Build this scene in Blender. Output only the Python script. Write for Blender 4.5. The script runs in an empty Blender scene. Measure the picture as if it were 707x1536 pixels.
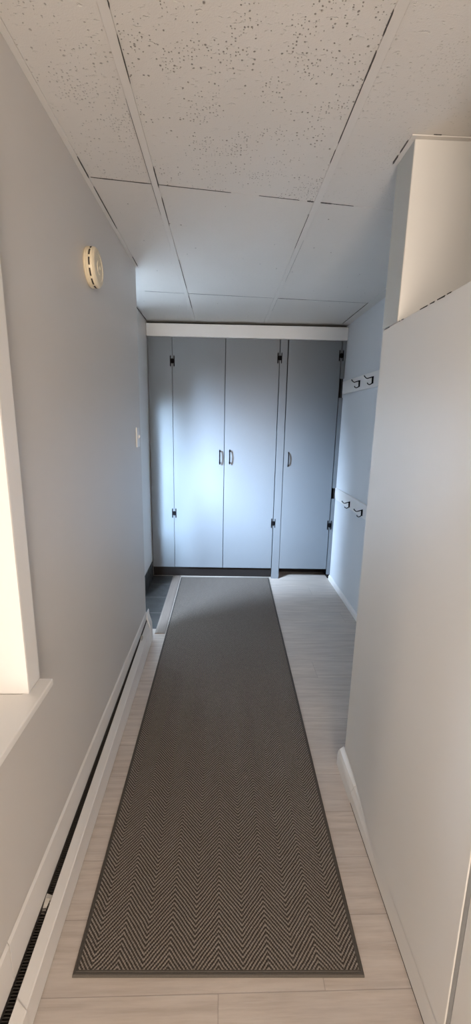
import bpy, bmesh, math, random
from mathutils import Vector, Matrix
random.seed(7)
scn = bpy.context.scene
COL = scn.collection
PI = math.pi

# ------------------------------------------------------------------ dimensions
CAM_H = 1.563
CEIL = 2.4237
WL = -0.5214          # hall face of the left wall
WLT = 0.16            # its thickness
WL_END = 2.65
WR = 0.5822           # hall face of the right partition
WA = 1.115            # alcove wall
CY = 3.9325           # closet front
FRONT = 4.56
BACK = -2.3

# ------------------------------------------------------------------ mesh helpers
class MB:
    def __init__(s): s.bm = bmesh.new()
    def box(s, x0, x1, y0, y1, z0, z1):
        v = [s.bm.verts.new((x, y, z)) for x in (x0, x1) for y in (y0, y1) for z in (z0, z1)]
        for f in ((0,1,3,2),(4,6,7,5),(0,4,5,1),(2,3,7,6),(0,2,6,4),(1,5,7,3)):
            s.bm.faces.new([v[i] for i in f])
        return s
    def hexa(s, bottom, top):
        """bottom / top: four points each, same order"""
        a = [s.bm.verts.new(p) for p in bottom]; b = [s.bm.verts.new(p) for p in top]
        s.bm.faces.new(a[::-1]); s.bm.faces.new(b)
        for i in range(4):
            j = (i+1) % 4
            s.bm.faces.new((a[i], a[j], b[j], b[i]))
        return s
    def loft(s, rings, closed=True, caps=True):
        R = [[s.bm.verts.new(p) for p in r] for r in rings]
        n = len(R[0])
        for a, b in zip(R, R[1:]):
            for i in range(n if closed else n-1):
                j = (i+1) % n
                s.bm.faces.new((a[i], a[j], b[j], b[i]))
        if caps and closed:
            s.bm.faces.new(R[0][::-1]); s.bm.faces.new(R[-1])
        return s
    def tube(s, pts, r, n=10):
        pts = [Vector(p) for p in pts]
        rs = r if isinstance(r, (list, tuple)) else [r]*len(pts)
        rings = []; up = None
        for i, p in enumerate(pts):
            t = (pts[min(i+1, len(pts)-1)] - pts[max(i-1, 0)]).normalized()
            if up is None:
                up = Vector((0,0,1)) if abs(t.z) < .9 else Vector((0,1,0))
            a = t.cross(up).normalized(); b = a.cross(t).normalized(); up = b
            rings.append([p + (a*math.cos(2*PI*k/n) + b*math.sin(2*PI*k/n))*rs[i] for k in range(n)])
        return s.loft(rings)
    def lathe(s, prof, c, axis='x', n=64):
        """prof: list of (distance along axis, radius)"""
        rings = []
        for d, r in prof:
            ring = []
            for k in range(n):
                a = 2*PI*k/n
                if axis == 'x': ring.append((c[0]+d, c[1]+r*math.cos(a), c[2]+r*math.sin(a)))
                elif axis == 'y': ring.append((c[0]+r*math.cos(a), c[1]+d, c[2]+r*math.sin(a)))
                else: ring.append((c[0]+r*math.cos(a), c[1]+r*math.sin(a), c[2]+d))
            rings.append(ring)
        return s.loft(rings)
    def obj(s, name, mat, parent=None, bevel=0, seg=2, smooth=False, local=False):
        bmesh.ops.recalc_face_normals(s.bm, faces=s.bm.faces[:])
        me = bpy.data.meshes.new(name)
        if parent is not None and not local:
            off = Vector((0,0,0)); p = parent
            while p is not None:
                off += p.location; p = p.parent
            bmesh.ops.translate(s.bm, verts=s.bm.verts[:], vec=-off)
        s.bm.to_mesh(me); s.bm.free()
        o = bpy.data.objects.new(name, me); COL.objects.link(o)
        me.materials.append(mat)
        if parent is not None: o.parent = parent
        if smooth:
            for p in me.polygons: p.use_smooth = True
        if bevel:
            m = o.modifiers.new('Bevel', 'BEVEL'); m.width = bevel; m.segments = seg
            m.limit_method = 'ANGLE'; m.angle_limit = math.radians(40)
        return o

def thing(name, label, cat, loc=(0,0,0), rz=0, group=None):
    o = bpy.data.objects.new(name, None); COL.objects.link(o)
    o.empty_display_size = .1
    o.location = loc; o.rotation_euler = (0,0,rz)
    o['label'] = label; o['category'] = cat
    if group: o['group'] = group
    return o

def struct(o, label=None):
    o['kind'] = 'structure'
    if label: o['label'] = label
    return o

# ------------------------------------------------------------------ material helpers
class NT:
    def __init__(s, name):
        s.m = bpy.data.materials.new(name); s.m.use_nodes = True
        s.t = s.m.node_tree; s.n = s.t.nodes; s.l = s.t.links
        s.b = s.n['Principled BSDF']
        s._obj = None
    def new(s, kind, **kw):
        nd = s.n.new(kind)
        for k, v in kw.items(): setattr(nd, k, v)
        return nd
    def put(s, sock, v):
        if isinstance(v, bpy.types.NodeSocket): s.l.new(v, sock)
        else: sock.default_value = v
    def obj(s):
        if s._obj is None: s._obj = s.new('ShaderNodeTexCoord').outputs['Object']
        return s._obj
    def xyz(s):
        nd = s.new('ShaderNodeSeparateXYZ'); s.l.new(s.obj(), nd.inputs[0]); return nd.outputs
    def math(s, op, a, b=0.0, c=0.0, clamp=False):
        nd = s.new('ShaderNodeMath', operation=op, use_clamp=clamp)
        s.put(nd.inputs[0], a); s.put(nd.inputs[1], b); s.put(nd.inputs[2], c)
        return nd.outputs[0]
    def comb(s, x, y, z):
        nd = s.new('ShaderNodeCombineXYZ')
        for i, v in enumerate((x, y, z)): s.put(nd.inputs[i], v)
        return nd.outputs[0]
    def mapping(s, vec, scale=(1,1,1), loc=(0,0,0), rot=(0,0,0)):
        nd = s.new('ShaderNodeMapping'); s.l.new(vec, nd.inputs[0])
        nd.inputs['Scale'].default_value = scale; nd.inputs['Location'].default_value = loc
        nd.inputs['Rotation'].default_value = rot
        return nd.outputs[0]
    def noise(s, vec, scale, detail=2, rough=.5, out='Fac'):
        nd = s.new('ShaderNodeTexNoise'); s.l.new(vec, nd.inputs['Vector'])
        nd.inputs['Scale'].default_value = scale; nd.inputs['Detail'].default_value = detail
        nd.inputs['Roughness'].default_value = rough
        return nd.outputs[out]
    def ramp(s, f, stops):
        nd = s.new('ShaderNodeMapRange', interpolation_type='SMOOTHSTEP')
        s.put(nd.inputs[0], f)
        nd.inputs[1].default_value, nd.inputs[2].default_value = stops[0], stops[1]
        nd.inputs[3].default_value, nd.inputs[4].default_value = (stops[2], stops[3]) if len(stops) > 2 else (0, 1)
        return nd.outputs[0]
    def mix(s, f, a, b, mode='MIX'):
        nd = s.new('ShaderNodeMix', data_type='RGBA', blend_type=mode)
        s.put(nd.inputs[0], f)
        for i, v in ((6, a), (7, b)):
            s.put(nd.inputs[i], v if isinstance(v, bpy.types.NodeSocket) else (*v, 1) if len(v) == 3 else v)
        return nd.outputs[2]
    def bump(s, h, strength=.2, dist=.002):
        nd = s.new('ShaderNodeBump'); s.put(nd.inputs['Height'], h)
        nd.inputs['Strength'].default_value = strength; nd.inputs['Distance'].default_value = dist
        s.l.new(nd.outputs[0], s.b.inputs['Normal'])
    def out(s, col, rough=.5, spec=.5, metal=0):
        s.put(s.b.inputs['Base Color'], col if isinstance(col, bpy.types.NodeSocket) else (*col, 1))
        s.put(s.b.inputs['Roughness'], rough)
        s.b.inputs['Specular IOR Level'].default_value = spec
        s.b.inputs['Metallic'].default_value = metal
        return s.m

def paint(name, col, rough=.5, var=.04, bump=.08, spec=.4, bscale=140):
    t = NT(name)
    n = t.noise(t.obj(), 2.2, 3)
    d = tuple(c*(1-var) for c in col); l = tuple(min(1, c*(1+var)) for c in col)
    c = t.mix(n, d, l)
    t.bump(t.noise(t.obj(), bscale, 2), bump, .0015)
    return t.out(c, rough, spec)

M = {}
M['wall'] = paint('light grey wall paint', (.62, .585, .55), .42, .03, .10)
M['wall_panel'] = paint('warm white satin wall paint', (.66, .64, .605), .36, .035, .10)
M['wall_white'] = paint('white wall paint', (.64, .655, .67), .5, .02, .08)
M['trim'] = paint('white trim paint', (.80, .775, .745), .35, .02, .06, bscale=60)
M['header'] = paint('off white header paint', (.74, .735, .72), .4, .03, .10, bscale=60)
M['heater'] = paint('white enamel heater steel', (.78, .745, .71), .35, .03, .02)
M['blue'] = paint('blue grey cabinet paint', (.160, .175, .189), .38, .02, .06, bscale=90)
M['black'] = paint('matt black metal', (.004, .004, .005), .7, .1, .0, .08)
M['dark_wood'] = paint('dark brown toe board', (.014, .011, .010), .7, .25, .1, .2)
M['dark_inside'] = paint('dark unlit wood', (.03, .028, .027), .8, .2, .1)
M['recess_shade'] = paint('grey painted recess shade', (.36, .355, .34), .5, .03, .05)
M['grey_trim'] = paint('grey green column paint', (.40, .40, .375), .45, .03, .08)
M['cream'] = paint('yellowed cream plastic', (.72, .62, .45), .4, .03, .02)
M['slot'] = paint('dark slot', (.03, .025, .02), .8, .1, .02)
M['joint'] = paint('painted joint shade', (.085, .078, .07), .9, .2, 0)
M['plate'] = paint('white switch plastic', (.74, .73, .71), .3, .02, .0)
M['fin'] = paint('dark heater fin and slot shade', (.040, .034, .029), .55, .4, .2, bscale=60)
M['bracket'] = paint('galvanised bracket', (.42, .39, .35), .45, .2, .1)
M['plenum'] = paint('plenum dark', (.02, .02, .02), .9, .1, 0)

# --- floor: pale grey oak vinyl planks running across the hall
def mat_floor():
    t = NT('pale oak vinyl plank')
    x, y, z = t.xyz()
    PW, PL = .18, 1.22
    r = t.math('DIVIDE', t.math('SUBTRACT', y, 1.543-1.8), PW)
    row = t.math('FLOOR', r); fy = t.math('FRACT', r)
    w = t.new('ShaderNodeTexWhiteNoise', noise_dimensions='1D'); t.put(w.inputs['W'], row)
    sh = t.math('MULTIPLY', w.outputs[0], 7.3)
    c = t.math('ADD', t.math('DIVIDE', x, PL), sh)
    colm = t.math('FLOOR', c); fx = t.math('FRACT', c)
    w2 = t.new('ShaderNodeTexWhiteNoise', noise_dimensions='2D'); t.l.new(t.comb(row, colm, 0.0), w2.inputs['Vector'])
    tint = w2.outputs[0]
    v = t.comb(t.math('ADD', x, t.math('MULTIPLY', tint, 9.0)), t.math('ADD', y, t.math('MULTIPLY', tint, 5.0)), 0.0)
    g1 = t.noise(t.mapping(v, (1.1, 13, 1)), 3.2, 6, .62)
    g2 = t.noise(t.mapping(v, (2.0, 70, 1)), 3.0, 3, .6)
    g3 = t.noise(t.mapping(v, (.8, 3.2, 1)), 2.2, 3, .5)
    base = t.mix(t.ramp(g1, (.28, .72)), (.43, .36, .30), (.60, .52, .45))
    base = t.mix(t.ramp(g2, (.42, .75, 0, .35)), base, (.62, .565, .52))
    base = t.mix(t.ramp(g3, (.35, .7, 0, .30)), base, (.42, .375, .345))
    base = t.mix(t.math('MULTIPLY', tint, .22), base, (.36, .315, .285))
    ey = t.math('MINIMUM', fy, t.math('SUBTRACT', 1.0, fy)); ey = t.math('MULTIPLY', ey, PW)
    ex = t.math('MINIMUM', fx, t.math('SUBTRACT', 1.0, fx)); ex = t.math('MULTIPLY', ex, PL)
    e = t.math('MINIMUM', ex, ey)
    seam = t.ramp(e, (.0004, .0018, 1, 0))
    base = t.mix(t.math('MULTIPLY', seam, .5), base, (.19, .16, .14))
    h = t.math('SUBTRACT', t.math('MULTIPLY', g2, .25), seam)
    t.bump(h, .25, .001)
    return t.out(base, t.ramp(g1, (.2, .8, .36, .5)), .4)
M['floor'] = mat_floor()

# --- dark slate tile with pale grout
def mat_tile():
    t = NT('dark slate floor tile')
    x, y, z = t.xyz()
    def edge(v, o, s):
        f = t.math('FRACT', t.math('DIVIDE', t.math('SUBTRACT', v, o), s))
        return t.math('MULTIPLY', t.math('MINIMUM', f, t.math('SUBTRACT', 1.0, f)), s)
    e = t.math('MINIMUM', edge(y, 3.746-3.05, .305), edge(x, -.487-3.05, .305))
    gr = t.ramp(e, (.0022, .0036, 1, 0))
    n = t.noise(t.obj(), 14, 5, .6)
    c = t.mix(n, (.026, .025, .023), (.060, .057, .053))
    c = t.mix(gr, c, (.22, .20, .18))
    t.bump(t.math('SUBTRACT', t.math('MULTIPLY', n, .4), gr), .3, .002)
    return t.out(c, t.ramp(n, (.3, .7, .3, .5)), .5)
M['tile'] = mat_tile()

M['threshold'] = None
def mat_threshold():
    t = NT('grey brown wood threshold')
    g = t.noise(t.mapping(t.obj(), (60, 3, 1)), 2.0, 4, .6)
    c = t.mix(g, (.17, .135, .110), (.27, .22, .185))
    t.bump(g, .2, .001)
    return t.out(c, .5, .4)
M['threshold'] = mat_threshold()

# --- mineral fibre ceiling tile: pits in clusters, fine fissures
def mat_ceiling():
    t = NT('pitted mineral fibre tile')
    x, y, z = t.xyz()
    # pits lie only in the nearer row of tiles, which is an older pattern
    pit_row = t.ramp(t.math('SUBTRACT', y, t.math('MULTIPLY', x, .13)), (1.800, 1.815, 1, 0))
    wob = t.noise(t.obj(), 60, 2, out='Color')
    vec = t.new('ShaderNodeVectorMath', operation='MULTIPLY_ADD')
    t.l.new(wob, vec.inputs[0]); vec.inputs[1].default_value = (.006, .006, 0); t.l.new(t.obj(), vec.inputs[2])
    flat = t.mapping(vec.outputs[0], (1, 1, 0))
    def pits(scale, rad, keep, nscale, lo, hi):
        vo = t.new('ShaderNodeTexVoronoi', voronoi_dimensions='2D', feature='F1')
        t.l.new(flat, vo.inputs['Vector']); vo.inputs['Scale'].default_value = scale
        rnd = t.new('ShaderNodeSeparateColor'); t.l.new(vo.outputs['Color'], rnd.inputs[0])
        cl = t.noise(t.mapping(t.obj(), (1, 1, 0), (scale, 3, 0)), nscale, 2, .55)
        dens = t.math('MULTIPLY', t.ramp(cl, (lo, hi)), keep)
        on = t.math('LESS_THAN', rnd.outputs[0], dens)
        r = t.math('MULTIPLY', t.math('ADD', rnd.outputs[1], .5), rad*scale)
        d = t.math('DIVIDE', vo.outputs['Distance'], r)
        return t.math('MULTIPLY', on, t.ramp(d, (.65, 1.1, 1, 0)))
    p = t.math('MAXIMUM', pits(105, .0016, .85, 8, .42, .74), pits(60, .0021, .36, 6, .40, .68))
    # the middle column of tiles is the most pitted
    mid = t.math('MULTIPLY', t.ramp(x, (-.30, -.25, .62, 1)), t.ramp(x, (.35, .40, 1, .22)))
    p = t.math('MULTIPLY', t.math('MULTIPLY', p, mid), pit_row)
    few = t.math('MULTIPLY', pits(20, .0028, .05, 3, .2, .5), t.math('SUBTRACT', 1.0, pit_row))
    p = t.math('MAXIMUM', p, few)
    fis = t.noise(t.mapping(t.obj(), (26, 60, 0)), 1.6, 3, .6)
    fis = t.ramp(fis, (.60, .72))
    fine = t.noise(t.obj(), 260, 3, .6)
    big = t.noise(t.obj(), 3, 3, .5)
    c = t.mix(big, (.66, .625, .58), (.72, .685, .64))
    c = t.mix(t.math('MULTIPLY', fine, .25), c, (.61, .575, .535))
    c = t.mix(t.math('MULTIPLY', p, .8), c, (.20, .175, .15))
    h = t.math('SUBTRACT', t.math('MULTIPLY', fine, .25), t.math('ADD', p, t.math('MULTIPLY', fis, .6)))
    t.bump(h, .75, .0026)
    return t.out(c, .85, .2)
M['ceiling'] = mat_ceiling()
M['grid'] = paint('painted ceiling grid', (.68, .645, .60), .6, .03, .12, bscale=90)

# --- rug: herringbone in two yarns
def mat_rug():
    t = NT('herringbone woven carpet')
    x, y, z = t.xyz()
    wob = t.noise(t.obj(), 9, 3, .6)
    wob2 = t.noise(t.mapping(t.obj(), (1, 1, 1), (4, 7, 0)), 26, 2, .6)
    xx = t.math('ADD', x, t.math('MULTIPLY', t.math('SUBTRACT', wob, .5), .008))
    half = .0735
    pp = t.math('PINGPONG', t.math('ADD', t.math('ADD', xx, .17), 14*half), half)
    s = t.math('ADD', t.math('MULTIPLY', pp, 1.10), y)
    s = t.math('ADD', s, t.math('MULTIPLY', t.math('SUBTRACT', wob2, .5), .006))
    ph = t.math('MULTIPLY', s, 2*PI/.0131)
    st = t.math('ADD', t.math('MULTIPLY', t.math('SINE', ph), .5), .5)
    # loops along each yarn
    q = t.math('SUBTRACT', t.math('MULTIPLY', pp, 1.0), y)
    nub = t.math('ADD', t.math('MULTIPLY', t.math('SINE', t.math('MULTIPLY', q, 2*PI/.0085)), .5), .5)
    fine = t.noise(t.obj(), 300, 2, .75)
    f = t.math('ADD', st, t.math('MULTIPLY', t.math('SUBTRACT', fine, .5), 1.3))
    f = t.math('ADD', f, t.math('MULTIPLY', t.math('SUBTRACT', nub, .5), .34))
    f = t.ramp(f, (.12, 1.02))
    lt = t.mix(t.noise(t.obj(), 160, 2), (.240, .202, .172), (.365, .313, .268))
    c = t.mix(f, (.058, .047, .039), lt)
    t.bump(t.math('ADD', f, t.math('MULTIPLY', fine, .5)), .8, .004)
    return t.out(c, .95, .15)
M['rug'] = mat_rug()
def mat_binding():
    t = NT('dark brown rug binding')
    g = t.noise(t.obj(), 300, 2, .6)
    t.bump(g, .5, .001)
    return t.out(t.mix(g, (.058, .049, .041), (.095, .083, .070)), .75, .3)
M['binding'] = mat_binding()

def mat_glass():
    t = NT('window glass')
    tr = t.new('ShaderNodeBsdfTransparent'); gl = t.new('ShaderNodeBsdfGlossy'); gl.inputs['Roughness'].default_value = .02
    fr = t.new('ShaderNodeFresnel'); fr.inputs[0].default_value = 1.45
    mx = t.new('ShaderNodeMixShader')
    t.l.new(fr.outputs[0], mx.inputs[0]); t.l.new(tr.outputs[0], mx.inputs[1]); t.l.new(gl.outputs[0], mx.inputs[2])
    t.l.new(mx.outputs[0], t.n['Material Output'].inputs[0])
    return t.m
M['glass'] = mat_glass()

# ------------------------------------------------------------------ FLOOR
m = MB(); m.box(-.75, 2.1, BACK-.1, FRONT+.1, -.10, 0)
struct(m.obj('floor', M['floor']))
# dark tiled floor of the side entry, laid a hair above the plank level
m = MB(); m.box(-1.32, -.487, 2.875, CY+.03, -.06, .004); m.box(-1.32, WL-WLT-.001, 1.56, 2.875, -.06, .004)
struct(m.obj('floor_entry', M['tile']))
m = MB()
prof = [(-.490, .0), (-.489, .005), (-.474, .008), (-.428, .008), (-.415, .005), (-.4125, .0)]
m.loft([[(x, 2.80, z) for x, z in prof], [(x, CY+.035, z) for x, z in prof]])
struct(m.obj('trim_1', M['threshold']), 'grey brown wooden threshold strip between rug and dark tiles')

# ------------------------------------------------------------------ CEILING
GL0, GL1 = -.2785, -.2545     # left runner
GR0, GR1 = .3530, .3790       # right runner
XS_ = -.695
def joint1(x): return 1.808 + .130*x
def joint2(x): return 3.137 + .075*x
def joint0(x): return .55 + .10*x
cols = [(-1.32, -.503, 0), (-.503, GL0, 0), (GL1, GR0, 0), (GR1, 1.046, 0), (1.046, 2.1, 0)]
m = MB()
g = -.0012
rows = [(lambda x: BACK-.1, joint0), (joint0, joint1), (joint1, joint2), (joint2, lambda x: FRONT+.1)]
for ci, (x0, x1, _) in enumerate(cols):
    for ri, (a, b) in enumerate(rows):
        ga = .0005
        tilt = random.uniform(-.001, .001)
        xa = x0 + g; xb = x1 - g
        z0 = CEIL + .003
        lo = [(xa, a(xa)+ga, z0), (xb, a(xb)+ga, z0), (xb, b(xb)-.0005, z0+tilt), (xa, b(xa)-.0005, z0)]
        hi = [(p[0], p[1], CEIL+.022) for p in lo]
        m.hexa(lo, hi)
m.box(-1.32, 2.1, BACK-.1, FRONT+.1, CEIL+.05, CEIL+.12)
ceil = struct(m.obj('ceiling', M['ceiling'], bevel=.0012, seg=1))
for x0, x1 in ((GL0, GL1), (GR0, GR1)):
    m = MB()
    m.hexa([(x0, BACK, CEIL-.001), (x1, BACK, CEIL-.001), (x1, CY+.02, CEIL-.001), (x0, CY+.02, CEIL-.001)],
           [(x0, BACK, CEIL+.0025), (x1, BACK, CEIL+.0025), (x1, CY+.02, CEIL+.0025), (x0, CY+.02, CEIL+.0025)])
    xm = (x0+x1)/2
    m.box(xm-.0015, xm+.0015, BACK, CY+.02, CEIL+.0025, CEIL+.04)
    m.obj('grid_runner', M['grid'], ceil, bevel=.0006, seg=1)
# dark strips painting in the shade of joints where tiles have lifted
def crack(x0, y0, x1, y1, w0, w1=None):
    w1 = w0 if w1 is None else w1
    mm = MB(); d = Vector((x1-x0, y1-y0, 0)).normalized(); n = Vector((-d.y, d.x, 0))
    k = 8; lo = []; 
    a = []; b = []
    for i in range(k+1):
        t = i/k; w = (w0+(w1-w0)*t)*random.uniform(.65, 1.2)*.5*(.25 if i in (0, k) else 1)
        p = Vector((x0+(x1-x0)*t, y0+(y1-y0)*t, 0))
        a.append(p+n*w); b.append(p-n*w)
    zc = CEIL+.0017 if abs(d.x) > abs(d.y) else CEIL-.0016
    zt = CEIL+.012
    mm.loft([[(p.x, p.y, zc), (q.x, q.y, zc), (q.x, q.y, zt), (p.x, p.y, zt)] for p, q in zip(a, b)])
    mm.obj('joint_shade', M['joint'], ceil)
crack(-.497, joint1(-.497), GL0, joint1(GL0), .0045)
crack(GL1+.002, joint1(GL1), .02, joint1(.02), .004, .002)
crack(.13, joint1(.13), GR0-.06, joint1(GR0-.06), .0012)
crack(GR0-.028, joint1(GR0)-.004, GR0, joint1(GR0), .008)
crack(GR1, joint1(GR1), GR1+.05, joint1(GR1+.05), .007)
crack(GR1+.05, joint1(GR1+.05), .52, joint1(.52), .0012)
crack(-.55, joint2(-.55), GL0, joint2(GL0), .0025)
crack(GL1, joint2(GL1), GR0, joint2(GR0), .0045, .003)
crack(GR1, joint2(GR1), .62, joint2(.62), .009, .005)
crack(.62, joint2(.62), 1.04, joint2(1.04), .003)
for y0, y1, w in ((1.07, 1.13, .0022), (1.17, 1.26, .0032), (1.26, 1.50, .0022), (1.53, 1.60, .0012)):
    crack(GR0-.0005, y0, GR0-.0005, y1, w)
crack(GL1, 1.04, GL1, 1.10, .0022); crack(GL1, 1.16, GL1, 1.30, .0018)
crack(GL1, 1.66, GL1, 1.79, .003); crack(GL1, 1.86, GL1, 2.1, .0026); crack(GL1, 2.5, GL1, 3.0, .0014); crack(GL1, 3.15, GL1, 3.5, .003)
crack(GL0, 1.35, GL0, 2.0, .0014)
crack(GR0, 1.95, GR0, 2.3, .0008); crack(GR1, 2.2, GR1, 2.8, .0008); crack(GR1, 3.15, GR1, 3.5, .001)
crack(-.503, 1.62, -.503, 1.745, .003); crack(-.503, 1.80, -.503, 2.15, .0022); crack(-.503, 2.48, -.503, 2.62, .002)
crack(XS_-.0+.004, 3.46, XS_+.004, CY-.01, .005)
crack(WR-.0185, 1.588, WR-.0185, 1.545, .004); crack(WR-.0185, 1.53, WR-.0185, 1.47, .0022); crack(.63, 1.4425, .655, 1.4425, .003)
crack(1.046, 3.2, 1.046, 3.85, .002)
# wall angles
def angle(name, x0, x1, y0, y1, z=CEIL):
    mm = MB(); mm.box(x0, x1, y0, y1, z-.0012, z+.0022)
    return mm.obj(name, M['grid'], ceil)
angle('wall_angle', WL+.0005, -.503, BACK, WL_END)
angle('wall_angle', 1.046, WA-.0005, 1.595, CY-.035)
angle('wall_angle', WR-.017, WR-.0005, 1.4600, 1.592)
angle('wall_angle', WR-.017, 1.9, 1.444, 1.4595)

# ------------------------------------------------------------------ LEFT WALL + WINDOW
WY0, WY1, WZ0, WZ1 = -.22, .966, .85, 2.10
m = MB()
xo = WL-WLT
m.box(xo, WL, BACK, WY0, 0, CEIL+.02)
m.box(xo, WL, WY1, WL_END, 0, CEIL+.02)
m.box(xo, WL, WY0, WY1, 0, WZ0-.022)
m.box(xo, WL, WY0, WY1, WZ1, CEIL+.02)
bmesh.ops.remove_doubles(m.bm, verts=m.bm.verts[:], dist=1e-5)
struct(m.obj('wall_left', M['wall']))
root = bpy.data.objects.new('window_1', None); COL.objects.link(root); root.location = (WL-.1, (WY0+WY1)/2, WZ0)
struct(root, 'white painted window in the left hall wall')
XC = WL+.0185
m = MB()
m.box(WL+.0003, XC, .966, 1.033, WZ0, 2.17)
m.obj('window_casing', M['trim'], root, .003)
m = MB(); m.box(WL+.0003, XC, WY0-.071, WY0-.004, WZ0, 2.17)
m.obj('window_casing', M['trim'], root, .003)
m = MB(); m.box(WL+.0003, XC, WY0-.004, .966, WZ1+.004, 2.17)
m.obj('window_casing', M['trim'], root, .003)
m = MB()
m.box(xo, XC-.0004, .9645, .9662, WZ0, WZ1); m.box(xo, WL+.0003, WY0-.004, WY0+.012, WZ0, WZ1)
m.box(xo, WL+.0003, WY0+.012, .9645, WZ1-.012, WZ1+.004)
m.obj('window_jamb', M['trim'], root)
m = MB()
sp = [(xo-.02, WY0+.001), (WL+.0004, WY0+.001), (WL+.0004, WY0-.09), (-.467, WY0-.09), (-.467, 1.032), (WL+.0004, 1.032), (WL+.0004, WY1-.001), (xo-.02, WY1-.001)]
m.loft([[(x, y, WZ0-.021) for x, y in sp], [(x, y, WZ0) for x, y in sp]])
m.obj('window_sill', M['trim'], root, .004, 3)
m = MB()
fx0, fx1 = xo+.012, xo+.05
ya, yb, za, zb = WY0+.012, .9645, WZ0, WZ1-.012
zm = (za+zb)/2
m.box(fx0, fx1, ya, ya+.045, za, zb); m.box(fx0, fx1, yb-.045, yb, za, zb)
m.box(fx0, fx1, ya+.045, yb-.045, za, za+.055); m.box(fx0, fx1, ya+.045, yb-.045, zb-.045, zb)
m.box(fx0, fx1, ya+.045, yb-.045, zm-.022, zm+.022)
fr = m.obj('window_frame', M['trim'], root, .003)
for z0, z1 in ((za+.055, zm-.022), (zm+.022, zb-.045)):
    m = MB(); m.box(fx0+.016, fx0+.020, ya+.045, yb-.045, z0, z1)
    m.obj('pane', M['glass'], root)

# ------------------------------------------------------------------ RIGHT PARTITION, COLUMN, ALCOVE
m = MB()
ZP = 1.9006
# low partition panel: plumb at the far end, its foot leaning 26 mm into the hall towards the near end
def lean(y, z):
    k = max(0, min(1, (1.52-y)/.40)); k = k*k*(3-2*k)
    return .026*(1-z/ZP)*k
def near_y(z): return min(.716, .676+z*.045)
NY_, NZ_ = 28, 24
G = []
for a in range(NZ_+1):
    z = .009 + (ZP-.0012-.009)*a/NZ_
    G.append([m.bm.verts.new((WR-lean(y, z), y, z)) for y in [near_y(z)+(1.590-near_y(z))*b/NY_ for b in range(NY_+1)]])
Bk = [[m.bm.verts.new((WR+.11, near_y(z)+(1.590-near_y(z))*b/NY_, z)) for b in range(NY_+1)] for z in [.009+(ZP-.0102)*a/NZ_ for a in range(NZ_+1)]]
for a in range(NZ_):
    for b in range(NY_):
        m.bm.faces.new((G[a][b], G[a][b+1], G[a+1][b+1], G[a+1][b]))
        m.bm.faces.new((Bk[a][b], Bk[a+1][b], Bk[a+1][b+1], Bk[a][b+1]))
    m.bm.faces.new((G[a][0], G[a+1][0], Bk[a+1][0], Bk[a][0]))
    m.bm.faces.new((G[a][NY_], Bk[a][NY_], Bk[a+1][NY_], G[a+1][NY_]))
for b in range(NY_):
    m.bm.faces.new((G[0][b], Bk[0][b], Bk[0][b+1], G[0][b+1]))
    m.bm.faces.new((G[NZ_][b], G[NZ_][b+1], Bk[NZ_][b+1], Bk[NZ_][b]))
m.box(WR, 2.1, 1.4605, 1.590, ZP, CEIL+.02)             # upper cross wall, its end flush with the panel
m.box(WR+.11, 2.1, 1.4605, 1.590, 0, ZP)                # lower cross wall behind the panel
struct(m.obj('wall_right', M['wall_panel'], bevel=.004, seg=3))
m = MB(); m.box(WR-.0016, WR-.0002, 1.4606, 1.5898, ZP+.0008, CEIL-.0015)
struct(m.obj('trim_6', M['grey_trim'], bevel=.0008, seg=1), 'grey painted end of the column above the right partition')
# rough paint chips along the top edge of the panel
m = MB()
for y0, y1, d in ((1.45, 1.44, .001), (1.43, 1.415, .002), (1.30, 1.255, .0022), (1.24, 1.215, .003), (1.20, 1.16, .0035), (1.15, 1.13, .002), (1.575, 1.53, .002)):
    m.hexa([(WR-.0004, y1, ZP-.0022-d), (WR+.004, y1, ZP-.0022-d), (WR+.004, y0, ZP-.0022-d*.4), (WR-.0004, y0, ZP-.0022-d*.4)],
           [(WR-.0004, y1, ZP-.0010), (WR+.004, y1, ZP-.0010), (WR+.004, y0, ZP-.0010), (WR-.0004, y0, ZP-.0010)])
struct(m.obj('trim_2', M['slot']), 'dark chipped crack along the top of the right partition')
# grey strip painting the shaded jamb recess, and casing, at the partition's near end
def upright(y0b, y1b, y0t, y1t, dx, depth, far=None):
    mm = MB()
    zs = [0, .4, .9, ZP]
    rings = []
    for z in zs:
        t = min(1, z/.9); a = y0b+(y0t-y0b)*t; b = y1b+(y1t-y1b)*t
        x = WR - .026*(1-z/ZP) + dx
        rings.append([(x, a, z), (x, b, z), (x+depth, b, z), (x+depth, a, z)])
    mm.loft(rings); mm.box(WR+dx, WR+dx+depth, y0t, y1t, ZP+.0005, CEIL)
    return mm
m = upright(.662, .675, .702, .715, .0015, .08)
struct(m.obj('trim_3', M['recess_shade']), 'grey upright strip painted as the shaded recess beside the near end of the right partition')
m = upright(.40, .6615, .40, .7015, .001, .09)
m.box(WR-.01, WR+.09, BACK, .399, 0, CEIL)
struct(m.obj('trim_4', M['wall_panel'], bevel=.002), 'pale upright casing at the near right edge')
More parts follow.
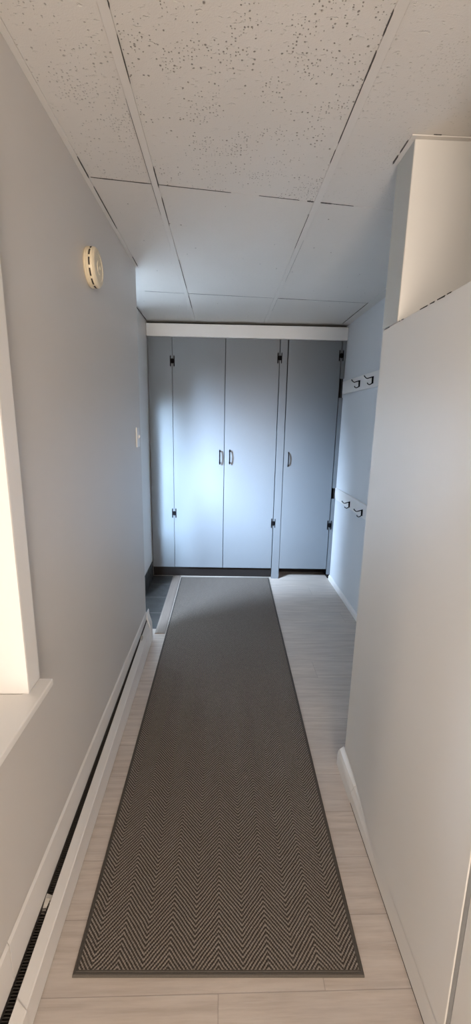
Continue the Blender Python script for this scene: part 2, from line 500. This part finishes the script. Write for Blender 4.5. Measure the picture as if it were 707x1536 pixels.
# baseboard of the partition: rounded top, wraps the far end
m = MB()
def sect(y, k):
    """k = 1 full rounded baseboard, k = 0 faded into the leaning panel"""
    o = lambda d, z: WR - (max(.0266, lean(y, z)+.0006) if z < .056 else max(d*k + (lean(y, z)+.0012)*(1-k), lean(y, z)+.0006))
    q = [(.026, .0), (.0265, .055), (.024, .070), (.018, .081), (.006, .090), (.0005, .096)]
    return [(WR+.001, y, 0.0)] + [(o(d, z), y, z) for d, z in q]
m.loft([sect(y, k) for y, k in ((1.40, .75), (1.45, .9), (1.53, 1), (1.604, 1))])
m.loft([[(p[0], p[1], max(p[2], .0095)) for p in sect(y, k)] for y, k in ((.69, 0), (1.0, 0), (1.12, .1), (1.25, .38), (1.34, .6), (1.399, .75))])
m.box(WR-.0005, WR+.10, 1.5905, 1.604, .0, .092)
struct(m.obj('baseboard_right', M['wall_panel'], bevel=.003, seg=3))
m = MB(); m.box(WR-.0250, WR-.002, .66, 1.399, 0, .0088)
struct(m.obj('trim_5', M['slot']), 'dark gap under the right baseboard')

m = MB(); m.box(WA, WA+.1, 1.590, FRONT, 0, CEIL+.02)
struct(m.obj('wall_alcove', M['wall_white']))
m = MB()
bp = [(WA-.0005, 0), (WA-.016, 0), (WA-.016, .030), (WA-.013, .040), (WA-.006, .047), (WA-.0005, .05)]
m.loft([[(x, 1.594, z) for x, z in bp], [(x, CY-.026, z) for x, z in bp]])
struct(m.obj('baseboard_alcove', M['trim']))

# side entry to the left: return wall, near wall, outer wall with a glazed opening
m = MB()
XS = -.695
DY0, DY1, DZ = 1.62, 3.42, 2.04
m.box(XS-.06, XS, 3.455, FRONT, 0, CEIL+.02)
m.box(-1.32, XS-.06, 3.455, 3.52, 0, CEIL+.02)
m.box(-1.32, WL-WLT, 1.44, 1.56, 0, 1.35)
m.box(-1.32, WL-WLT, 1.44, 1.56, 2.04, CEIL+.02)
m.box(-1.32, -1.22, 1.56, DY0, 0, CEIL+.02)
m.box(-1.32, -1.22, DY1, 3.455, 0, CEIL+.02)
m.box(-1.32, -1.22, DY0, DY1, DZ, CEIL+.02)
m.box(-1.30, -1.24, DY0, DY1, 0, 1.46)
struct(m.obj('wall_entry', M['trim'], bevel=.003))
m = MB(); m.box(XS, XS+.009, 3.455, CY-.004, .004, .17)
struct(m.obj('baseboard_entry', M['tile'], bevel=.002))

m = MB(); m.box(-.70, 2.1, BACK-.1, BACK, 0, CEIL+.02)
struct(m.obj('wall_back', M['wall']))
m = MB(); m.box(-.80, 2.1, FRONT, FRONT+.1, 0, CEIL+.02)
struct(m.obj('wall_front', M['dark_inside']))
m = MB(); m.box(2.0, 2.1, BACK, 1.46, 0, CEIL+.02)
struct(m.obj('wall_stair', M['wall_panel']))

# ------------------------------------------------------------------ CLOSET
RZ = math.atan(-.0195)
cl = thing('built_in_closet', 'blue grey built-in closet with three tall flat doors across the hall end', 'closet', (0, CY, 0), RZ)
C0, C1, C2, C3, C4, C5, C6 = -.6935, -.4684, .0168, .5112, .5852, 1.0742, WA-.0015
ZB, ZT = .1085, 2.315
D0, D1 = 0.0, .019
def part(mb, name, mat, parent=cl, **k): return mb.obj(name, mat, parent, local=True, **k)
m = MB()
m.box(C0, C0+.018, .021, .56, ZB, 2.40)
m.box(C0+.018, C6-.02, .54, .56, ZB, 2.40)
m.box(C0+.018, C6-.02, .021, .54, ZB, ZB+.018)
m.box(C0, C6-.005, .021, .56, 2.402, 2.418)
m.box(C3+.02, C4-.02, .021, .54, ZB+.018, 2.40)
m.box(C6-.020, C6-.003, .021, .56, ZB, 2.40)
m.box(C0+.018, C6-.02, .023, .028, 2.30, 2.40)
part(m, 'carcass', M['dark_inside'])
m = MB(); m.box(C0+.004, C1-.0015, D0, D1, ZB, ZT)
part(m, 'side_panel', M['blue'], bevel=.0015)
m = MB()
m.hexa([(.5150, -.004, .0), (.5880, -.004, .0), (.5880, .02, .0), (.5150, .02, .0)],
       [(.5140, -.004, ZT), (.5800, -.004, ZT), (.5800, .02, ZT), (.5140, .02, ZT)])
part(m, 'post', M['blue'], bevel=.0015)
m = MB()
for z0, z1 in ((.052, .838), (.946, 1.796), (1.966, ZT)):
    m.box(C5+.0035, C6, D0, D1, z0, z1)
part(m, 'stile', M['blue'], bevel=.0015)
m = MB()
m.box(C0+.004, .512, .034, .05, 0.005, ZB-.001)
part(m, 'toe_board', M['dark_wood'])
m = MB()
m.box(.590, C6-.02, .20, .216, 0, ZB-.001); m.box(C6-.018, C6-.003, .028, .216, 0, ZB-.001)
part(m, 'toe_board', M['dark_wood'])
m = MB()
m.hexa([(C0+.001, -.034, 2.292), (C6-.001, -.034, 2.292), (C6-.001, -.001, 2.292), (C0+.001, -.001, 2.292)],
       [(C0+.001, -.034, 2.398), (C6-.001, -.034, 2.402), (C6-.001, -.001, 2.402), (C0+.001, -.001, 2.398)])
hb = part(m, 'header_board', M['header'], bevel=.0025)
hb['label'] = 'white header board above the closet doors'

def arc_handle(door, x, zc, length=.136, out=.032, r=.0058, curved=False):
    h = length/2
    pts = []
    if curved:
        for i in range(13):
            a = -1 + 2*i/12
            pts.append((x, -.001 - .020*(1-abs(a)**3), zc+h*a))
        mm = MB(); mm.tube(pts, r*.9, 10)
    else:
        mm = MB()
        for i in range(13):
            a = -1 + 2*i/12
            pts.append((x, -.020 - (out-.020)*(1-abs(a)**2.2), zc+h*a))
        mm.tube(pts, r, 10)
        for sgn in (-1, 1):
            zz = zc+sgn*h*.80
            mm.tube([(x, .0, zz), (x, -.026, zz)], r*.9, 10)
            mm.lathe([(-.0006, .0085), (-.004, .0085), (-.005, .006)], (x, 0, zz), 'y', 16)
    o = mm.obj('handle', M['black'], door, local=True, smooth=True)
    o['label'] = 'black arched pull handle'
    return o
def hinge(door, x, zc):
    mm = MB()
    for sgn in (-1, 1):
        xx = x + sgn*.0165
        # leaf: tall bar with pointed tips
        prof = [(-.0050, -.042), (0, -.050), (.0050, -.042), (.0058, 0), (.0050, .042), (0, .050), (-.0050, .042), (-.0058, 0)]
        mm.loft([[(xx+a, -.0002, zc+b) for a, b in prof], [(xx+a*.8, -.0045, zc+b) for a, b in prof]])
        mm.box(min(xx, x), max(xx, x), -.0042, -.0004, zc-.019, zc+.019)
    mm.tube([(x, -.006, zc-.022), (x, -.006, zc+.022)], .0052, 12)
    for sgn in (-1, 1):
        mm.lathe([(-.0042, .0042), (-.0062, .003)], (x+sgn*.0165, 0, zc+.028), 'y', 10)
        mm.lathe([(-.0042, .0042), (-.0062, .003)], (x+sgn*.0165, 0, zc-.028), 'y', 10)
    o = mm.obj('hinge', M['black'], door, local=True)
    o['label'] = 'black H-shaped surface hinge'
    return o
def door(x0, x1, label, hx, hc, hinges, curved=False):
    mm = MB(); mm.box(x0, x1, D0, D1, ZB, ZT)
    d = part(mm, 'door', M['blue'], bevel=.0018)
    d['label'] = label
    arc_handle(d, hx, hc, curved=curved)
    for x, z in hinges: hinge(d, x, z)
    return d
door(C1+.0015, C2-.0028, 'left door of the closet pair, hinged on the left', -.0255, 1.2275, ((C1, 2.088), (C1, .668)))
door(C2+.0022, .5085, 'right door of the closet pair, beside the post', .0690, 1.2310, ((.5115, 2.134), (.5130, .582)))
door(.5900, C5-.0035, 'single right-hand closet door, narrower than the pair', .632, 1.2165, ((C5-.001, 2.166), (C5-.001, .572)), curved=True)

# ------------------------------------------------------------------ COAT RAILS
def coat_rail(label, z0, z1, ys, zc, y_far, rough_end):
    xf = WA-.0195
    r = thing('coat_rail', label, 'coat rack', (WA-.001, 3.3, z0), 0, None)
    mm = MB()
    if rough_end:
        zz = [z0, z0+.012, z0+.03, z0+.05, z0+.07, z1-.012, z1]
        yy = [y_far-.055, y_far-.03, y_far-.004, y_far+.010, y_far+.002, y_far-.002, y_far-.004]
    else:
        zz = [z0, z1]; yy = [y_far-.006, y_far]
    prof = [(2.62, z0), ] + list(zip(yy, zz)) + [(2.62, z1)]
    mm.loft([[(xf, y, z) for y, z in prof], [(WA-.0008, y, z) for y, z in prof]])
    mm.obj('board', M['trim'], r, .002)
    for y in ys:
        hm = MB()
        x0 = xf
        R = .0034
        # back plate
        hm.hexa([(x0-.0005, y-.010, zc-.027), (x0-.0005, y+.010, zc-.027), (x0-.0005, y+.010, zc+.025), (x0-.0005, y-.010, zc+.025)],
                [(x0-.0045, y-.006, zc-.025), (x0-.0045, y+.006, zc-.025), (x0-.0045, y+.006, zc+.023), (x0-.0045, y-.006, zc+.023)])
        hm.tube([(x0-.005, y, zc-.024), (x0-.0065, y, zc), (x0-.006, y, zc+.022)], .0045, 10)
        # long upper prong rising to a knob
        up = [(x0-.004, y, zc+.020), (x0-.024, y, zc+.014), (x0-.044, y, zc+.008), (x0-.054, y, zc+.011), (x0-.062, y, zc+.019), (x0-.069, y, zc+.028)]
        hm.tube(up, [R*1.3, R*1.1, R, R, R, R*1.25], 10)
        # short lower prong curling up
        lo = [(x0-.005, y, zc-.022), (x0-.013, y, zc-.030), (x0-.025, y, zc-.035), (x0-.036, y, zc-.031), (x0-.042, y, zc-.022)]
        hm.tube(lo, [R*1.3, R*1.1, R, R, R*1.2], 10)
        o = hm.obj('hook', M['black'], r, smooth=True)
        o['label'] = 'black double-prong coat hook'
    return r
coat_rail('upper white coat rail with two black hooks on alcove wall', 1.826, 1.938, (3.095, 3.395), 1.880, 3.885, False)
coat_rail('lower white coat rail with two black hooks at closet hinge height', .848, .956, (3.075, 3.40), .888, 3.870, True)

# ------------------------------------------------------------------ RUG
rug = thing('runner_rug', 'long grey brown herringbone runner rug down the hallway floor', 'rug', (0.03, 2.4, .0005))
A = [Vector(p) for p in ((-.411, .864, 0), (.430, .848, 0), (.488, 3.925, 0), (-.404, 3.925, 0))]
def inset(pts, d):
    n = len(pts); out = []
    for i in range(n):
        p0, p1, p2 = pts[i-1], pts[i], pts[(i+1) % n]
        e1 = (p1-p0).normalized(); e2 = (p2-p1).normalized()
        n1 = Vector((-e1.y, e1.x, 0)); n2 = Vector((-e2.y, e2.x, 0))
        b = (n1+n2); b = b/ b.length
        out.append(p1 + b*d/ max(.2, b.dot(n1)))
    return out
Bq = inset(A, .013)
def lift(pts, z): return [(p.x, p.y, z) for p in pts]
m = MB()
# pile field with a slightly waved surface
NX, NY = 14, 60
grid = []
for j in range(NY+1):
    row = []
    for i in range(NX+1):
        a, b = i/NX, j/NY
        p = (Bq[0]*(1-a)+Bq[1]*a)*(1-b) + (Bq[3]*(1-a)+Bq[2]*a)*b
        row.append(m.bm.verts.new((p.x, p.y, .0095 + .0008*math.sin(7*b+3*a) + random.uniform(-.0003, .0003))))
    grid.append(row)
for j in range(NY):
    for i in range(NX):
        m.bm.faces.new((grid[j][i], grid[j][i+1], grid[j+1][i+1], grid[j+1][i]))
ext = bmesh.ops.extrude_face_region(m.bm, geom=m.bm.faces[:])
for v in [e for e in ext['geom'] if isinstance(e, bmesh.types.BMVert)]: v.co.z = .002
pile = m.obj('pile', M['rug'], rug, smooth=False)
m = MB()
m.loft([lift(A, .0), lift(A, .0055), lift(inset(A, .002), .008), lift(inset(A, .006), .0085), lift(inset(A, .0075), .0072), lift(inset(A, .009), .0090), lift(inset(A, .0125), .0092), lift(inset(A, .0128), .0)], caps=False)
bd = m.obj('binding', M['binding'], rug)
bd['label'] = 'plain dark brown bound edge'

# ------------------------------------------------------------------ BASEBOARD HEATER
ht = thing('baseboard_heater', 'long white hydronic baseboard heater low along the left wall', 'heater', (-.50, 1.2, 0))
def hs(y, k):
    """section points at y; k runs from 0 (near) to 1 (far)"""
    L = lambda a, b: a+(b-a)*k
    return dict(fl=(L(-.480,-.493), 0.004), rd=(L(-.4775,-.4965), L(.102,.130)), so=(L(-.497,-.5140), L(.142,.188)), si=(WL+.003, L(.150,.200)), tp=(WL+.0008, L(.285,.255)))
Y0, Y1 = -1.2, 2.735
def kk(y): return max(0, min(1, (y-.8)/(2.735-.8)))
def sec(y): return hs(y, kk(y))
ys = [Y0, .70, 1.0, 1.5, 2.0, 2.4, 2.735]
WH = WL + .0006
# back plate rises behind the slot
m = MB()
YW = WL_END-.002
m.loft([[(WH, y, .01), (WH+.003, y, .01), (WH+.003, y, sec(y)['si'][1]), (WH+.0045, y, sec(y)['si'][1]+.006), (WH+.0045, y, sec(y)['tp'][1]-.012), (WH, y, sec(y)['tp'][1])] for y in [Y0, .775]])
m.loft([[(WH, y, .01), (WH+.003, y, .01), (WH+.003, y, sec(y)['si'][1]), (WH+.0045, y, sec(y)['si'][1]+.006), (WH+.0045, y, sec(y)['tp'][1]-.012), (WH, y, sec(y)['tp'][1])] for y in [.7775, 1.5, 2.0, 2.4, YW]])
m.obj('back_panel', M['heater'], ht)
# front cover: upright face, then a top flange that leans in to the slot
def cov(y, y_list=None):
    s = sec(y); t = .0016
    f, r, o = s['fl'], s['rd'], s['so']
    return [(f[0], y, f[1]), (r[0], y, r[1]-.004), (r[0]-.003, y, r[1]), (o[0], y, o[1]), (o[0]-.0015, y, o[1]-.002), (r[0]-.005, y, r[1]-.004), (r[0]-t-.0006, y, r[1]-.008), (f[0]-t, y, f[1])]
m = MB(); m.loft([cov(y) for y in [.745, 1.0, 1.5, 2.0, 2.4, 2.70]])
m.obj('front_cover', M['heater'], ht)
m = MB(); m.loft([[(p[0]+.0012, p[1], p[2]+.001) for p in cov(y)] for y in [Y0, .748]])
m.obj('splice_cover', M['heater'], ht)
# end cap at the far end
m = MB()
def capsec(y, e):
    s = sec(y)
    return [(WH, y, .004), (s['fl'][0]+e, y, .004), (s['rd'][0]+e, y, s['rd'][1]+e), (s['so'][0]+e*.5, y, s['so'][1]+.012), (WH+.006, y, s['tp'][1]-.024), (WH, y, s['tp'][1]-.016)]
m.loft([capsec(2.655, .0018), capsec(2.735, .0018)])
m.obj('end_cap', M['heater'], ht, .003)
# dark fin tube seen through the slot, plus dark sheets painting its shade
m = MB()
m.tube([((WH+sec(y)['so'][0])/2-.001, y, sec(y)['si'][1]-.045) for y in [Y0, .8, 1.4, 2.0, 2.685]], .0075, 10)
for i in range(330):
    y = .50 + i*.0066
    q = sec(y)
    m.box(WH+.0036, q['so'][0]-.0030, y, y+.0014, q['si'][1]-.10, q['si'][1]-.013)
m.loft([[(WH+.0032, y, sec(y)['si'][1]-.10), (WH+.0035, y, sec(y)['si'][1]-.10), (WH+.0035, y, sec(y)['si'][1]-.001), (WH+.0032, y, sec(y)['si'][1]-.001)] for y in [Y0, .8, 1.4, 2.0, YW]])  # dark sheet over the white back plate, painted shade inside the slot
m.loft([[(WH+.004, y, sec(y)['si'][1]-.024), (sec(y)['so'][0]-.003, y, sec(y)['si'][1]-.024), (sec(y)['so'][0]-.003, y, sec(y)['si'][1]-.020), (WH+.004, y, sec(y)['si'][1]-.020)] for y in [Y0, .8, 1.4, 2.0, YW]])
m.obj('fin_tube_and_shade', M['fin'], ht)
for y in (.965, 2.44):
    m = MB(); s = sec(y)
    m.hexa([(WH+.004, y, s['si'][1]-.02), (s['so'][0]-.002, y, s['so'][1]-.012), (s['so'][0]-.002, y+.012, s['so'][1]-.012), (WH+.004, y+.012, s['si'][1]-.02)],
           [(WH+.004, y, s['si'][1]-.004), (s['so'][0]-.002, y, s['so'][1]-.004), (s['so'][0]-.002, y+.012, s['so'][1]-.004), (WH+.004, y+.012, s['si'][1]-.004)])
    m.hexa([(WH+.004, y-.035, s['si'][1]-.035), (WH+.012, y-.035, s['si'][1]-.035), (WH+.018, y, s['si'][1]-.02), (WH+.004, y, s['si'][1]-.02)],
           [(WH+.004, y-.035, s['si'][1]-.02), (WH+.012, y-.035, s['si'][1]-.02), (WH+.018, y, s['si'][1]-.006), (WH+.004, y, s['si'][1]-.006)])
    m.obj('bracket', M['bracket'], ht)

# ------------------------------------------------------------------ SMOKE DETECTOR
dc = (WL+.0006, 1.745, 2.126)
sd = thing('smoke_detector', 'round cream smoke detector high on the left wall', 'smoke detector', dc)
m = MB()
m.lathe([(0, .067), (.005, .0705), (.009, .0705), (.0102, .068), (.0102, .058)], dc)
m.obj('base_plate', M['cream'], sd, smooth=False)
m = MB()
m.lathe([(.0103, .060), (.0105, .0700), (.0180, .0710), (.0188, .0692), (.0250, .0682), (.0258, .0700), (.0320, .0690), (.0375, .063), (.0395, .057), (.0395, .048), (.0378, .046), (.0378, .024), (.0402, .022), (.0402, .001)], dc)
m.obj('cover', M['cream'], sd, smooth=False)
for k in range(12):
    a0 = 2*PI*k/12 + .05 + math.radians(165)
    m = MB(); ring0 = []; ring1 = []
    rings = []
    for i in range(7):
        a = a0 + i*.38/6
        r0, r1 = .063, .0699
        rings.append([(dc[0]+d, dc[1]+r*math.cos(a), dc[2]+r*math.sin(a)) for d, r in ((.0194, r0), (.0194, r1), (.0244, r1), (.0244, r0))])
    m.loft(rings)
    m.obj('vent_slot', M['slot'], sd)
m = MB(); m.lathe([(.0401, .0075), (.0415, .007), (.0420, .004), (.0420, .0005)], (dc[0], dc[1]+.012, dc[2]+.004))
m.obj('test_button', M['cream'], sd, smooth=True)

# ------------------------------------------------------------------ LIGHT SWITCH
lc = (WL+.0004, 2.548, 1.457)
sw = thing('light_switch', 'white light switch plate at the far end of the left wall', 'light switch', lc)
m = MB(); m.box(lc[0], lc[0]+.0075, lc[1]-.040, lc[1]+.036, lc[2]-.0585, lc[2]+.0585)
m.obj('switch_plate', M['plate'], sw, .003, 3)
m = MB(); m.hexa([(lc[0]+.0075, lc[1]-.006, lc[2]-.012), (lc[0]+.0075, lc[1]+.004, lc[2]-.012), (lc[0]+.0075, lc[1]+.004, lc[2]+.012), (lc[0]+.0075, lc[1]-.006, lc[2]+.012)],
                 [(lc[0]+.018, lc[1]-.005, lc[2]+.002), (lc[0]+.018, lc[1]+.003, lc[2]+.002), (lc[0]+.018, lc[1]+.003, lc[2]+.012), (lc[0]+.018, lc[1]-.005, lc[2]+.012)])
m.obj('toggle', M['plate'], sw, .001)
for s_ in (-1, 1):
    m = MB(); m.lathe([(.0075, .0032), (.0086, .0028), (.009, .001)], (lc[0], lc[1]-.001, lc[2]+s_*.030), n=16)
    m.obj('screw', M['plate'], sw)

# ------------------------------------------------------------------ LIGHTS
def area(name, loc, target, sx, sy, power, col, spread=180):
    L = bpy.data.lights.new(name, 'AREA'); L.shape = 'RECTANGLE'; L.size = sx; L.size_y = sy
    L.energy = power; L.color = col; L.spread = math.radians(spread)
    o = bpy.data.objects.new(name, L); COL.objects.link(o); o.location = loc
    d = Vector(target)-Vector(loc); o.rotation_euler = d.to_track_quat('-Z', 'Z').to_euler()
    return o
# sky light through the hall window
area('window_daylight', (-1.45, .25, 1.75), (1.0, .37, 1.20), 1.8, 1.5, 11.5, (1.0, .945, .89))
# cool sky light through the glazed entry door
area('entry_daylight', (-2.25, 1.35, 2.62), (-.15, 3.7, 1.1), 1.3, .8, 580, (.55, .74, 1.0), 100)
area('entry_side_fill', (-1.35, -1.0, 2.66), (-.55, 3.93, 1.0), 1.3, .7, 170, (.52, .74, 1.0), 38)  # second cool lamp, added to reach the left closet panel
# added warm fill lamp before the solid back wall, lifting ceiling and walls
area('back_fill', (.22, BACK+.12, 1.15), (-.15, 1.5, 1.1), .9, 1.9, 88, (1.0, .88, .765))
# light over the stair side of the partition
area('stair_light', (1.3, .1, 2.2), (1.2, 1.0, 1.6), .5, .5, 3, (1.0, .90, .80))

w = bpy.data.worlds.new('World'); scn.world = w; w.use_nodes = True
bg = w.node_tree.nodes['Background']; bg.inputs[0].default_value = (.62, .78, 1, 1); bg.inputs[1].default_value = .25

# ------------------------------------------------------------------ CAMERA
cam = bpy.data.cameras.new('camera'); co = bpy.data.objects.new('camera', cam); COL.objects.link(co)
rt = Vector((0.99935212, -0.03008862, 0.01974877)); up = Vector((-0.01274651, 0.21726282, 0.97602991)); fw = Vector((0.03365806, 0.97564929, -0.21673853))
mw = Matrix(((rt.x, up.x, -fw.x, 0), (rt.y, up.y, -fw.y, 0), (rt.z, up.z, -fw.z, CAM_H), (0, 0, 0, 1)))
co.matrix_world = mw
cam.sensor_fit = 'VERTICAL'; cam.sensor_height = 36; cam.lens = 612.455/1536*36
cam.clip_start = .02
scn.camera = co
scn.view_settings.view_transform = 'Standard'; scn.view_settings.look = 'None'
scn.view_settings.exposure = .17; scn.view_settings.gamma = 1; scn.view_settings.use_curve_mapping = False
